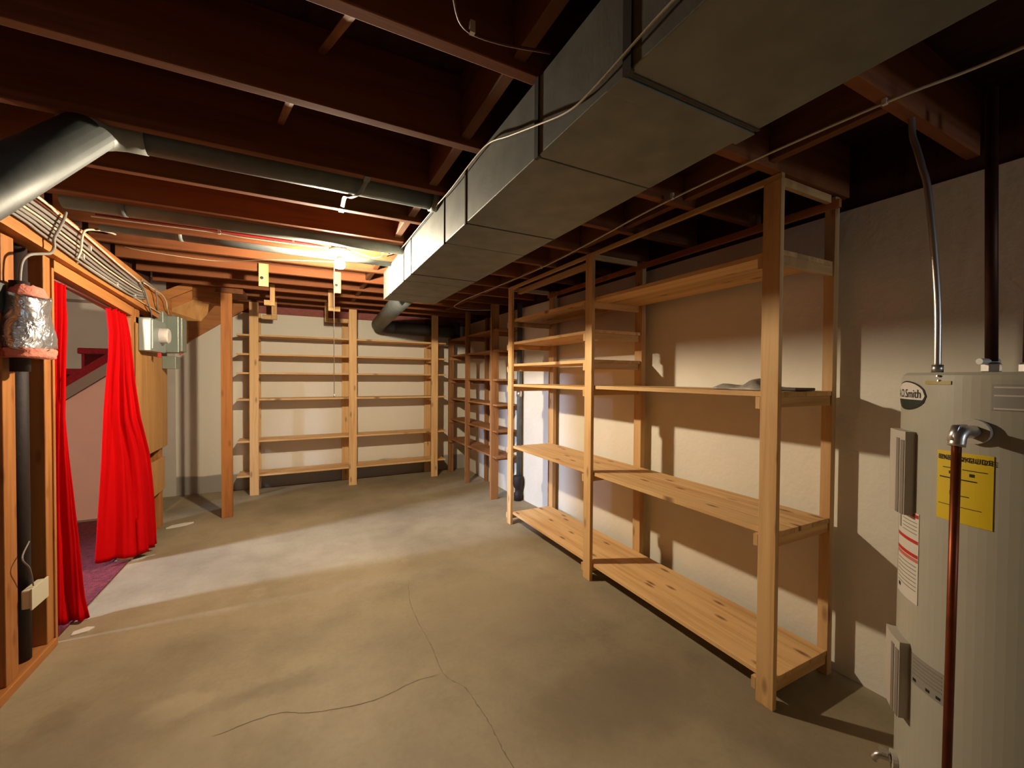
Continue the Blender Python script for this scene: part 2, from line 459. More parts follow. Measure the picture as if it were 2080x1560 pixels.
# door trim
tr = BM()
box(tr, -1.19, -1.094, 2.846, 2.866, 0, 1.875, bev=.002)
t3 = struct('trim_3', tr, firZ)
obj('header', hexa(BM(), [(-1.19, 2.866, 1.862), (-1.094, 2.866, 1.862), (-1.094, 3.925, 1.778), (-1.19, 3.925, 1.778),
                          (-1.19, 2.866, 1.925), (-1.094, 2.866, 1.925), (-1.094, 3.925, 1.842), (-1.19, 3.925, 1.842)]), firY, t3)

# the room beyond the doorway
cb = bx(-6.79, -1.216, -.49, 5.11, .0005, .006); box(cb, -1.2155, -1.115, 2.87, 3.92, .0005, .006)
carp = obj('carpet', cb, carpet_m, loc=(-1.6, 3.4, 0))
tag(carp, 'maroon patterned carpet on the floor beyond the red curtains', 'carpet')
bm = BM()
LX = -6.8
box(bm, LX-.1, LX, -.5, 2.45, -.02, 2.3); box(bm, LX-.1, LX, 3.15, YB, -.02, 2.3)
box(bm, LX-.1, LX, 2.45, 3.15, -.02, 1.15); box(bm, LX-.1, LX, 2.45, 3.15, 1.95, 2.3)
struct('wall_far', bm, paint2)
struct('floor_2', bx(-7., -2.2, -.6, YB, -.12, 0), conc)
struct('wall_side', bx(LX, -1.215, -.6, -.5, -.02, 2.3), paint2)
struct('ceiling_2', bx(LX, -1.22, -.5, 4.9, 2.25, 2.3), paint2)
bm = BM()
for a in ((2.45, 2.49, 1.15, 1.95), (3.11, 3.15, 1.15, 1.95), (2.45, 3.15, 1.15, 1.19), (2.45, 3.15, 1.91, 1.95)):
    box(bm, LX-.09, LX-.04, a[0], a[1], a[2], a[3])
struct('window_2', bm, dialw)
# pale panel under the stairs
pn = BM()
prism(pn, [(-3.2, 5.12, 0), (-1.22, 5.12, 0), (-1.22, 5.12, 1.62), (-1.615, 5.12, 1.34), (-1.9, 5.12, 1.115), (-3.2, 5.12, .10)], (0, .03, 0))
us = struct('wall_stair', pn, pinkpaint)
obj('baseboard', bx(-3.2, -1.22, 5.105, 5.12, 0, .02), skirt_m, us)
struct('trim_4', bx(-2.9, -1.25, YB-.012, YB, 2.085, 2.115), skirt_m)
# room beyond continues behind: stairwell upper wall
struct('wall_stairwell', bx(-7., -1.25, YB-.004, YB, 0, 2.6), paint2)

# ------------------------------------------------------------------ staircase
st = thing('staircase', 'red carpeted stairs behind the curtains, rising to the back corner', 'staircase', (-1.7, 5.4, 0))
def zline(x): return 1.335+.80*(x+1.615)     # lower edge of the near stringer
def sb(x0, x1, y0, y1, d0, d1):
    return hexa(BM(), [(x0, y0, zline(x0)+d0), (x1, y0, zline(x1)+d0), (x1, y1, zline(x1)+d0), (x0, y1, zline(x0)+d0),
                       (x0, y0, zline(x0)+d1), (x1, y0, zline(x1)+d1), (x1, y1, zline(x1)+d1), (x0, y1, zline(x0)+d1)])
obj('stringer', sb(-3.0, -1.25, 5.085, 5.12, 0, .11), skirt_m, st)
obj('carpet_edge', sb(-3.0, -1.25, 5.10, 5.14, .11, .20), carpet_red, st)
for k in range(-4, 2):
    xr = -1.786+.26*k; zt = 1.592+.19*k
    bm = BM(); box(bm, xr-.025, min(xr+.30, -1.27), 5.11, 5.76, zt-.055, zt, bev=.012)
    t_ = obj('tread', bm, carpet_red, st)
    obj('riser', bx(xr, xr+.02, 5.13, 5.76, zt-.19, zt-.05), carpet_red, t_)
# the part of the stairs seen from this room
def zu(x): return 2.082+.747*(x+.642)
obj('stringer', hexa(BM(), [(-1.30, 5.735, zu(-1.30)), (-.52, 5.735, zu(-.52)), (-.52, 5.775, zu(-.52)), (-1.30, 5.775, zu(-1.30)),
                            (-1.30, 5.735, zu(-1.30)+.30), (-.52, 5.735, zu(-.52)+.30), (-.52, 5.775, zu(-.52)+.30), (-1.30, 5.775, zu(-1.30)+.30)]), firX, st)
def zn(x): return 1.962+.58*(x+1.10)
for d in (0., .098):
    obj('side_board', hexa(BM(), [(-1.20, 4.89, zn(-1.2)+d), (-.925, 4.89, zn(-.925)+d), (-.925, 4.93, zn(-.925)+d), (-1.2, 4.93, zn(-1.2)+d),
                              (-1.20, 4.89, zn(-1.2)+d+.092), (-.925, 4.89, zn(-.925)+d+.092), (-.925, 4.93, zn(-.925)+d+.092), (-1.2, 4.93, zn(-1.2)+d+.092)]), firX, st)
sp = BM()
a_, b_, c_, d_, e_ = [Vector(p) for p in ((-1.115, 4.895, 1.955), (-.919, 4.895, 2.068), (-.755, 5.0, 2.058), (-.879, 5.0, 1.88), (-1.03, 5.0, 1.874))]
prism(sp, [a_, b_, c_, d_, e_], (-.02, .015, .03))
obj('soffit_panel', sp, plyw, st)
obj('header_board', bx(-.93, -.72, 4.935, 4.97, 2.05, ZJ+.06, bev=.002), firX, st)

# ------------------------------------------------------------------ shelving along the right wall
ZP = 2.15
U = thing('shelving_unit', 'tall pale pine shelving unit with deep shelves along the right wall', 'shelf', (1.9, 2.2, 0))
XF = 1.70
PY = [(.99, 1.062), (2.187, 2.26), (3.352, 3.424)]
BACKX = (2.130, 2.166)
for i, (y0, y1) in enumerate(PY):
    obj('post', bx(XF, XF+.024, y0, y1, 0, ZP, bev=.0015), pineZ, U)
BY = [(1.003, 1.046), (2.178, 2.247), (3.32, 3.405)]
for y0, y1 in BY:
    obj('post', bx(BACKX[0], BACKX[1], y0, y1, 0, ZP+.02, bev=.0015), pineZ, U)
obj('top_rail', bx(XF+.002, XF+.022, .99, 3.43, ZP, ZP+.024, bev=.001), pineY, U)
obj('top_rail', bx(2.108, 2.129, .98, 3.40, 2.112, 2.148, bev=.001), firY, U)
obj('top_rail', bx(1.76, 1.80, 2.3, 3.36, 2.112, 2.15, bev=.001), pineY, U)
for y0, y1 in PY:
    obj('cross_piece', bx(XF+.026, 2.107, y0+.02, y0+.04, ZP-.012, ZP+.022), pineX, U)
TS = .022
def deck(y0, y1, ztop, xa, xb, n, par):
    w = (xb-xa)/n
    for k in range(n):
        obj('shelf_board', bx(xa+k*w+.0008, xa+(k+1)*w-.0008, y0, y1, ztop-TS, ztop, bev=.0018), pineY, par)
XA, XB = XF+.0245, 2.129
deck(1.005, 3.36, .115, XA, XB, 3, U)
deck(1.005, 3.365, .722, XA, XB, 3, U)
deck(1.005, 2.222, 1.298, XA, XB, 2, U)
deck(2.224, 3.40, 1.288, XA, XB, 2, U)
deck(2.19, 3.40, 1.472, XA, XB, 2, U)
deck(2.19, 3.40, 1.672, XA, XB, 2, U)
deck(1.01, 3.40, 1.880, XA, XB, 3, U)
levels = {0: (.115, .722, 1.298, 1.88), 1: (.115, .722, 1.298, 1.472, 1.672, 1.88), 2: (.115, .722, 1.288, 1.472, 1.672, 1.88)}
for i, (y0, y1) in enumerate(PY):
    for z in levels[i]:
        zc = z-TS-.0005
        yc = y0+.02 if i < 2 else y1-.05
        obj('cleat', bx(XF+.0245, 2.129, yc, yc+.02, zc-.042, zc, bev=.001), pineX, U)
        obj('cleat', bx(XF-.0, XF+.0235, y1+.0005, y1+.02, zc-.05, zc, bev=.001), pineZ, U)
# shadow-thin gap keeps boards clear of the wall

# items on its shelf
bm = BM()
rnd = random.Random(5); N = 14; vs = {}
for i in range(N+1):
    for j in range(9):
        u, v = i/N, j/8
        x = 1.80+.20*v+.015*math.sin(6*u); y = 1.36-.27*u+.02*math.sin(5*v)
        edge = min(u, 1-u, v, 1-v)
        z = 1.3+.004+.045*min(1, edge*3.2)*(.6+.4*math.sin(9*u+4*v))+rnd.uniform(0, .006)
        vs[i, j] = bm.verts.new((x, y, z))
for i in range(N):
    for j in range(8): bm.faces.new([vs[i, j], vs[i+1, j], vs[i+1, j+1], vs[i, j+1]])
g = bmesh.ops.extrude_face_region(bm, geom=list(bm.faces))
for v in [q for q in g['geom'] if isinstance(q, bmesh.types.BMVert)]: v.co.z = 1.2995
bmesh.ops.recalc_face_normals(bm, faces=bm.faces)
pb = obj('plastic_bag', bm, bag_m, loc=(1.9, 1.2, 1.298), smooth=True)
tag(pb, 'flattened grey plastic bag on the pine shelf behind the nearest front post', 'bag')
bm = bx(1.87, 2.02, 1.015, 1.10, 1.2995, 1.312, bev=.004)
pc = obj('document_pouch', bm, bag_d, loc=(1.95, 1.05, 1.298)); tag(pc, 'flat dark pouch beside the grey plastic bag on the pine shelf', 'pouch')

# ------------------------------------------------------------------ shelving on the back wall
Bk = thing('shelving_unit', 'pine shelving unit with six long shelves against the back wall', 'shelf', (.6, 5.6, 0))
for x0, x1 in ((-.521, -.432), (.519, .610), (1.556, 1.645)):
    obj('post', bx(x0, x1, 5.44, 5.462, 0, ZJ-.002, bev=.002), pineZ, Bk)
for x0, x1 in ((-.535, -.435), (.465, .545), (1.545, 1.635)):
    obj('post', bx(x0, x1, 5.755, 5.785, 0, 2.09, bev=.002), pineZ, Bk)
BL = (1.815, 1.60, 1.387, 1.088, .616, .226)
for z in BL:
    for xa, xb in ((-.645, .564), (.566, 1.765)):
        obj('shelf_board', bx(xa, xb, 5.464, 5.753, z-.02, z, bev=.0015), pineX, Bk)
    for x in (-.45, .59, 1.565):
        obj('cleat', bx(x, x+.02, 5.462, 5.755, z-.062, z-.0205, bev=.001), pineY, Bk)

# ------------------------------------------------------------------ reddish shelving in the far right corner
V = thing('shelving_unit', 'reddish brown shelving unit standing in the far right corner', 'shelf', (2.0, 4.9, 0))
for (y0, y1, x0, x1, zt) in ((4.13, 4.165, 1.85, 1.94, 2.15), (4.92, 4.945, 1.848, 1.91, ZJ-.002), (5.60, 5.63, 1.85, 1.925, 1.895)):
    obj('post', bx(x0, x1, y0, y1, 0, zt, bev=.002), redZ, V)
for (y0, y1) in ((4.20, 4.25), (4.90, 4.945), (5.60, 5.64)):
    obj('post', bx(2.118, 2.158, y0, y1, 0, 2.11, bev=.002), redZ, V)
for z in (.485, .77, 1.055, 1.33, 1.65, 1.875):
    for ya, yb in ((4.03, 4.9), (4.965, 5.66)):
        obj('shelf_board', bx(1.868, 2.116, ya, yb, z-.02, z, bev=.0015), redY, V)
    for y in (4.168, 4.945, 5.578):
        obj('cleat', bx(1.855, 2.117, y, y+.02, z-.065, z-.0205, bev=.001), redX, V)

# ------------------------------------------------------------------ post under the stairs opening
bm = bx(-.677, -.588, 4.70, 4.738, 0, 2.125, bev=.002)
lp = obj('wooden_post', bm, firZ, loc=(-.63, 4.72, 0)); tag(lp, 'free standing wooden post left of the back wall shelving', 'post')
bm = bx(-.72, -.50, 4.70, 5.10, 2.127, 2.1745, bev=.002)
lb = obj('wooden_beam', bm, joistY, loc=(-.63, 4.72, 2.127)); tag(lb, 'short dark beam resting on the free standing wooden post', 'beam')

# ------------------------------------------------------------------ big rectangular duct
D = thing('air_duct', 'large rectangular galvanised air duct hung under the joists', 'duct', (.79, 1.5, 1.96))
DX0, DX1, DZ0, DZ1 = .581, .997, 1.960, 2.174
cuts = [-2.4, .64, .997, 1.555, 1.83, 2.47, 2.66, 3.11, 3.405]
for a, c in zip(cuts, cuts[1:]):
    bm = BM(); box(bm, DX0, DX1, a+.002, c-.002, DZ0, DZ1, bev=.003)
    obj('duct_section', bm, galv, D)
for y, w, dark, under in ((.64, .012, True, .004), (.997, .010, True, 0), (1.555, .006, True, .0025), (1.83, .004, True, 0), (2.47, .004, True, .001), (2.66, .003, True, 0), (3.11, .008, False, 0)):
    bm = BM()
    if dark:
        box(bm, DX0-.004, DX0+.006, y-w, y+w, DZ0-.004, DZ1)
        if under: obj('duct_seam', bx(DX0+.0065, DX1+.004, y-under, y+under, DZ0-.002, DZ0+.0065), seam_m, D)
        obj('duct_seam', bx(DX1-.004, DX1+.004, y-w, y+w, DZ0+.007, DZ1), seam_m, D)
    else:
        box(bm, DX0-.012, DX0+.004, y-w, y+w, DZ0-.003, DZ1)
    obj('duct_seam', bm, seam_m if dark else galv, D)
obj('drive_cleat', bx(DX0-.003, DX1+.004, .65, .70, DZ0-.005, DZ0+.002, bev=.001), galv, D)

# round branch ducts
bd = thing('round_duct', 'round branch duct bending down from the big duct at the upper left', 'duct', (-.1, 1.95, 2.21))
obj('pipe', tube(BM(), [(-.60, 1.95, 2.215), (.585, 1.95, 2.215)], .064, 24), galvd, bd, smooth=True)
obj('elbow', tube(BM(), [(-.50, 1.95, 2.215), (-.56, 1.945, 2.214), (-.60, 1.93, 2.205), (-.625, 1.90, 2.18), (-.64, 1.85, 2.14)], .0665, 24), galv, bd, smooth=True)
obj('drop_pipe', tube(BM(), [(-.625, 1.90, 2.18), (-.70, 1.50, 1.80), (-.75, 1.23, 1.55), (-.79, 1.13, 1.47), (-.88, 1.09, 1.43), (-1.188, 1.08, 1.42)], .064, 24), galvd, bd, smooth=True)
obj('collar', tube(BM(), [(.548, 1.95, 2.215), (.582, 1.95, 2.215)], .071, 24), galv, bd, smooth=True)
for x in (.245,):
    bm = BM(); box(bm, x-.012, x+.012, 1.80, 1.852, ZJ-.004, ZJ-.0008); box(bm, x-.08, x-.056, 2.205, 2.252, ZJ-.004, ZJ-.0008)
    tube(bm, smooth_path([(x, 1.85, ZJ-.002), (x-.02, 1.92, 2.147), (x-.05, 1.985, 2.147), (x-.068, 2.05, 2.17), (x-.068, 2.18, ZJ-.002)], 6), .01, 8, flat=(.0012, .009), up=(0, 0, 1))
    obj('strap', bm, galvd, bd)
bd2 = thing('round_duct', 'slim galvanised pipe just in front of the bare bulb', 'duct', (-.2, 2.70, 2.19))
obj('pipe', tube(BM(), [(-1.0, 2.705, 2.182), (.585, 2.705, 2.182)], .048, 20), galv, bd2, smooth=True)
obj('joint_band', tube(BM(), [(-.80, 2.705, 2.182), (-.77, 2.705, 2.182)], .0505, 20), galvd, bd2, smooth=True)
bd3 = thing('round_duct', 'slim galvanised pipe just behind the bare bulb', 'duct', (-.2, 3.11, 2.2))
obj('pipe', tube(BM(), [(-1.0, 3.112, 2.198), (.585, 3.112, 2.198)], .046, 20), galvd, bd3, smooth=True)
obj('joint_band', tube(BM(), [(-.66, 3.112, 2.198), (-.63, 3.112, 2.198)], .0485, 20), galv, bd3, smooth=True)
bk = thing('round_duct', 'round duct running from the big duct end to the back wall', 'duct', (.9, 4.5, 2.0))
obj('pipe', tube(BM(), [(.80, 3.38, 2.062), (.868, 5.40, 2.012)], .083, 24), galvd, bk, smooth=True)
obj('elbow', tube(BM(), smooth_path([(.862, 5.25, 2.016), (.87, 5.45, 2.01), (.90, 5.56, 2.008), (.98, 5.62, 2.005), (1.1, 5.63, 2.0)], 5), .0845, 24), galvd, bk, smooth=True)
obj('cross_pipe', tube(BM(), [(1.08, 5.63, 2.0), (1.93, 5.63, 1.985)], .083, 24), galvd, bk, smooth=True)
obj('drop_pipe', tube(BM(), [(1.965, 5.66, 2.13), (1.965, 5.66, 1.90)], .066, 24), galvd, bk, smooth=True)

# ------------------------------------------------------------------ bulb
BX, BYY, BZ = .2195, 2.895, 2.088
lt = thing('bare_bulb_light', 'lit bare bulb in a porcelain holder with a pull string', 'light', (BX, BYY, ZJ))
obj('junction_box', lathe(BM(), [(.047, .0), (.047, .06), (.0, .06)], (BX-.003, BYY, 2.164), n=8), galv, lt)
obj('holder', lathe(BM(), [(.020, -.034), (.024, -.03), (.026, -.012), (.052, -.008), (.066, .0), (.066, .008), (.0, .008)], (BX, BYY, 2.155), n=32), dialw, lt, smooth=True)
prof = [(.0005, -.046), (.012, -.0445), (.024, -.040), (.031, -.029), (.033, -.015), (.031, -.003), (.0265, .008), (.0005, .0085)]
obj('bulb_neck', lathe(BM(), [(.0005, .0086), (.0262, .0087), (.0185, .022), (.0145, .034), (.0138, .055), (.0005, .055)], (BX, BYY, BZ), n=32), dialw, lt, smooth=True)
obj('bulb', lathe(BM(), prof, (BX, BYY, BZ), n=32), bulb_m, lt, smooth=True)
ch = obj('pull_string', tube(BM(), [(BX-.022, BYY-.012, 2.12), (BX-.034, BYY-.02, 2.05), (BX-.036, BYY-.02, 1.95), (BX-.034, BYY-.02, 1.23)], .0023, 6), twine, lt)
obj('knob', lathe(BM(), [(.001, -.012), (.005, -.010), (.0065, -.002), (.004, .006), (.0015, .012)], (BX-.034, BYY-.02, 1.225), n=12), dialw, ch, smooth=True)

# ------------------------------------------------------------------ cables
def cable(label, pts, r, mat, group=None, clips=(), k=6, name='cable', cat='cable', flat=None):
    c = Vector(pts[0])
    o = obj(name, tube(BM(), smooth_path(pts, k), r, 8, flat=flat), mat, loc=c, smooth=True)
    tag(o, label, cat, group)
    for p in clips:
        p = Vector(p)
        obj('staple', bx(p.x-.006, p.x+.006, p.y-.006, p.y+.006, p.z-.006, p.z+.022), dialw, o)
    return o
cable('white cable lying along the left side of the big duct', [(.572, .40, 2.0), (.572, .544, 2.001), (.572, .74, 1.985), (.571, .834, 1.99), (.568, .968, 2.03), (.570, 1.154, 2.095), (.568, 1.30, 2.145), (.566, 1.443, 2.153), (.566, 1.7, 2.148), (.566, 1.957, 2.156), (.566, 2.239, 2.160), (.565, 2.62, 2.163), (.54, 2.78, 2.160), (.458, 2.82, 2.134), (.41, 2.84, 2.128), (.36, 2.845, 2.14), (.30, 2.88, 2.165), (.268, 2.895, 2.170)], .0026, cable_w, 'loose house wiring')
cable('long tan cable under the joists above the pine shelving, looping near the far corner', [(1.573, -.3, 2.165), (1.573, .346, 2.165), (1.53, .6, 2.165), (1.50, 1.05, 2.165), (1.505, 1.5, 2.165), (1.55, 2.011, 2.165), (1.588, 2.649, 2.165), (1.564, 3.375, 2.165), (1.524, 4.012, 2.16), (1.520, 4.33, 2.15), (1.56, 4.53, 2.15), (1.70, 4.63, 2.15), (1.86, 4.64, 2.155), (2.06, 4.60, 2.165)], .0045, cable_w, 'loose house wiring', clips=[(1.53, .6, 2.165), (1.494, 1.35, 2.165), (1.588, 2.649, 2.165)])
cable('thin white wire strung sideways from the bulb to the left beam', [(BX, 2.93, 2.095), (.10, 3.0, 2.103), (-.2, 3.13, 2.104), (-.495, 3.3, 2.099), (-.868, 3.38, 2.128), (-.985, 3.42, 2.15)], .0022, twine, 'loose house wiring')
cable('white cable stapled beside the bulb running left along the joist', [(.165, 2.88, 2.168), (.0, 2.88, 2.161), (-.29, 2.88, 2.160), (-.46, 2.88, 2.166), (-.96, 2.88, 2.163)], .0055, cable_w, 'loose house wiring', clips=[(-.045, 2.88, 2.161), (-.42, 2.88, 2.164)])
cable('red cable behind the white one beside the bulb', [(.165, 2.93, 2.178), (.0, 2.93, 2.186), (-.30, 2.93, 2.188), (-.96, 2.93, 2.185)], .008, cable_r, 'loose house wiring')
cable('dark brown cable looping under the nearest joists left of the duct', [(.24, .75, 2.19), (.29, .86, 2.17), (.34, .925, 2.166), (.43, .93, 2.168), (.56, .90, 2.17)], .0035, cable_d, 'loose house wiring', clips=[(.36, .927, 2.167)])
bundle = [
 ('topmost white cable of the bundle along the left beam', [(2.638, 2.139), (2.787, 2.124), (3.011, 2.111), (3.253, 2.086), (3.547, 2.055), (3.774, 2.037)], cable_w, .0075),
 ('second cable of the beam bundle, dark brown', [(2.599, 2.119), (2.931, 2.092), (3.219, 2.058), (3.498, 2.035), (3.774, 2.020)], cable_d, .005),
 ('third cable of the beam bundle, wide and grey', [(2.576, 2.100), (2.777, 2.090), (3.010, 2.076), (3.286, 2.050), (3.562, 2.023), (3.795, 2.002)], cable_g, .010),
 ('fourth cable of the beam bundle, grey', [(2.555, 2.077), (2.741, 2.067), (3.010, 2.047), (3.391, 2.009), (3.805, 1.981)], cable_g, .009),
 ('fifth cable of the beam bundle, white', [(2.533, 2.058), (2.714, 2.047), (2.989, 2.024), (3.354, 1.986), (3.816, 1.963)], cable_w, .006),
 ('sixth cable of the beam bundle, grey', [(2.507, 2.041), (2.698, 2.028), (2.982, 2.001), (3.354, 1.963), (3.816, 1.941)], cable_g, .009),
 ('seventh cable of the beam bundle, grey', [(2.480, 2.022), (2.650, 2.009), (2.926, 1.981), (3.286, 1.946), (3.795, 1.920)], cable_g, .009),
 ('lowest grey cable of the bundle along the left beam', [(2.455, 2.003), (2.616, 1.988), (2.878, 1.960), (3.217, 1.926), (3.774, 1.899)], cable_g, .007),
]
for i, (lab, pts, mt, r) in enumerate(bundle):
    p3 = [(-1.047, y, z) for y, z in pts]
    y0, z0 = pts[0]
    p3 = [(-1.047, y0-1.2, min(z0+.03, 2.155)), (-1.047, y0-.6, min(z0+.015, 2.145))]+p3
    yl = 3.92+.02*i
    p3 += [(-1.044, yl, 2.02-.013*i)]
    clips = [(-1.044, pts[2][0]+.1, pts[2][1]-.006)] if i in (3, 6) else ()
    cable(lab, p3, r, mt, 'cable bundle on the left beam', flat=(r, .0045) if mt is not cable_d else None, clips=clips)
cable('thin white cable following the lower edge of the left beam', [(-1.053, 2.989, 1.938), (-1.053, 3.032, 1.949), (-1.053, 3.250, 1.935), (-1.053, 3.580, 1.914), (-1.053, 3.898, 1.893), (-1.049, 4.187, 1.875), (-1.049, 4.505, 1.859)], .004, cable_w, 'cable bundle on the left beam', clips=[(-1.049, 3.498, 1.917), (-1.049, 3.816, 1.897)])
cable('grey cable hanging from the bundle down into the foil wrapped pipe', [(-1.030, 2.814, 2.145), (-1.023, 2.777, 2.103), (-1.023, 2.730, 2.039), (-1.026, 2.692, 1.981), (-1.026, 2.690, 1.938), (-1.026, 2.654, 1.903), (-1.034, 2.586, 1.882), (-1.044, 2.528, 1.859), (-1.055, 2.504, 1.816), (-1.060, 2.505, 1.721), (-1.065, 2.565, 1.679)], .0065, cable_g, 'loose house wiring')
cable('cable branching off the bundle up to the joist beside the round duct', [(-1.028, 3.413, 2.219), (-1.028, 3.286, 2.198), (-1.028, 3.138, 2.161), (-1.026, 3.010, 2.119), (-1.024, 2.965, 2.071), (-1.026, 2.952, 1.997), (-1.034, 2.936, 1.949)], .0055, cable_w, 'loose house wiring')
cable('left cable dropping to the grey switch box', [(-1.028, 3.837, 2.007), (-1.026, 3.943, 1.965), (-1.028, 4.017, 1.891), (-1.044, 4.134, 1.843), (-1.092, 4.346, 1.816)], .006, cable_g, 'cables into the electrical boxes')
cable('middle cable dropping to the tall grey box', [(-1.028, 3.880, 2.034), (-1.026, 4.028, 2.036), (-1.026, 4.155, 2.023), (-1.028, 4.229, 1.975), (-1.044, 4.304, 1.901), (-1.092, 4.505, 1.848)], .006, cable_g, 'cables into the electrical boxes')
cable('right cable arching down to the far grey box', [(-1.028, 3.922, 2.023), (-1.026, 4.187, 2.016), (-1.026, 4.367, 2.009), (-1.028, 4.484, 1.975), (-1.034, 4.537, 1.922), (-1.060, 4.685, 1.891)], .005, cable_w, 'cables into the electrical boxes')

# ------------------------------------------------------------------ electrical boxes
pw = obj('plywood_backboard', bx(-1.099, -1.087, 3.995, 4.76, .715, 1.735, bev=.001), plyw, loc=(-1.09, 4.35, .72))
tag(pw, 'plywood backboard right of the red curtains under the electrical boxes', 'board')
e1 = thing('switch_box', 'light grey switch box with a round white dial by the red curtain', 'electrical box', (-1.05, 4.25, 1.53))
obj('body', bx(-1.086, -1.012, 4.015, 4.40, 1.532, 1.783, bev=.006), boxblue, e1)
obj('dial', lathe(BM(), [(.06, 0), (.06, .05), (.052, .058), (.0, .058)], (-1.012, 4.25, 1.665), axis='x', n=28), dialw, e1, smooth=False)
obj('hinge', bx(-1.012, -1.004, 4.03, 4.05, 1.55, 1.77, bev=.002), boxblue, e1)
e2 = thing('fuse_box', 'tall grey fuse box behind the dial switch box', 'electrical box', (-1.05, 4.6, 1.53))
obj('body', bx(-1.086, -.952, 4.52, 4.70, 1.545, 1.86, bev=.006), boxgrey, e2)
obj('cover', bx(-.952, -.93, 4.53, 4.69, 1.555, 1.85, bev=.004), boxgrey, e2)
obj('neck', bx(-1.086, -1.03, 4.405, 4.515, 1.56, 1.88, bev=.004), boxgrey, e2)
obj('latch', bx(-.965, -.95, 4.60, 4.62, 1.53, 1.545, bev=.002), red_k, e2, label='red latch')
e3 = thing('junction_box', 'small dark grey box below the tall fuse box', 'electrical box', (-1.05, 4.8, 1.33))
obj('body', bx(-1.0868, -.99, 4.60, 4.74, 1.405, 1.515, bev=.004), boxgrey, e3)
obj('tag', bx(-1.035, -1.015, 4.26, 4.29, 1.49, 1.53, bev=.002), red_k, e1, label='small red tag')

# ------------------------------------------------------------------ left stud bay: stack, foil wrap, outlet
sk = obj('soil_stack', tube(BM(), [(-1.15, 2.68, .041), (-1.15, 2.68, 1.92)], .038, 20), black_iron, loc=(-1.15, 2.68, .04), smooth=True)
tag(sk, 'black iron pipe in the dark bay between two wall studs', 'pipe')
fw = thing('insulated_pipe', 'foil wrapped pipe with pink insulation ends beside the left curtain', 'pipe', (-1.04, 2.55, 1.42))
bm = BM(); rnd = random.Random(3); rings = []
NF = 36
for i in range(15):
    t = i/14; z = 1.455+.225*t; rr = (.098-.016*t)*(1+.04*math.sin(7*t)); row = []
    for j in range(NF):
        a = 2*PI*j/NF; q = rr*(1+.05*math.sin(3*a+5*t)+rnd.uniform(-.02, .02))
        row.append(bm.verts.new((-1.045+q*math.cos(a)*.72, 2.53+q*math.sin(a)*1.25, z+.01*math.sin(2*a))))
    rings.append(row)
for a, c in zip(rings, rings[1:]):
    for j in range(NF): bm.faces.new([a[j], a[(j+1) % NF], c[(j+1) % NF], c[j]])
bm.faces.new(rings[0][::-1]); bm.faces.new(rings[-1]); bmesh.ops.recalc_face_normals(bm, faces=bm.faces)
obj('foil_wrap', bm, foil, fw, smooth=True)
def ragged(z0, z1, ra, rb, s):
    bm = BM(); rnd = random.Random(s); rings = []
    for i in range(5):
        t = i/4; row = []
        for j in range(30):
            a = 2*PI*j/30; q = (ra+(rb-ra)*t)*(1+rnd.uniform(-.06, .06))
            row.append(bm.verts.new((-1.045+q*math.cos(a)*.72, 2.53+q*math.sin(a)*1.25, z0+(z1-z0)*t+rnd.uniform(-.004, .004))))
        rings.append(row)
    for a, c in zip(rings, rings[1:]):
        for j in range(30): bm.faces.new([a[j], a[(j+1) % 30], c[(j+1) % 30], c[j]])
    bm.faces.new(rings[0][::-1]); bm.faces.new(rings[-1]); bmesh.ops.recalc_face_normals(bm, faces=bm.faces)
    return bm
obj('insulation', ragged(1.42, 1.458, .098, .10, 1), pink_ins, fw, smooth=True)
obj('insulation', ragged(1.675, 1.725, .078, .05, 2), pink_ins, fw, smooth=True)
obj('pipe', tube(BM(), [(-1.06, 2.50, 1.36), (-1.06, 2.50, 1.74)], .03, 16), black_iron, fw, smooth=True)
obj('bracket', bx(-1.095, -1.085, 2.40, 2.47, 1.60, 1.72, bev=.002), galvd, fw)
ob = thing('outlet_box', 'white outlet box low between the studs left of the curtains', 'outlet', (-1.1, 2.62, .32))
obj('box', bx(-1.096, -1.065, 2.565, 2.69, .315, .40, bev=.006), outlet_m, ob)
obj('plate', bx(-1.065, -1.058, 2.56, 2.695, .31, .405, bev=.002), outlet_m, ob)
obj('cord', tube(BM(), smooth_path([(-1.07, 2.60, .405), (-1.06, 2.55, .50), (-1.07, 2.52, .56), (-1.09, 2.62, .60)], 5), .003, 6), cable_g, ob)

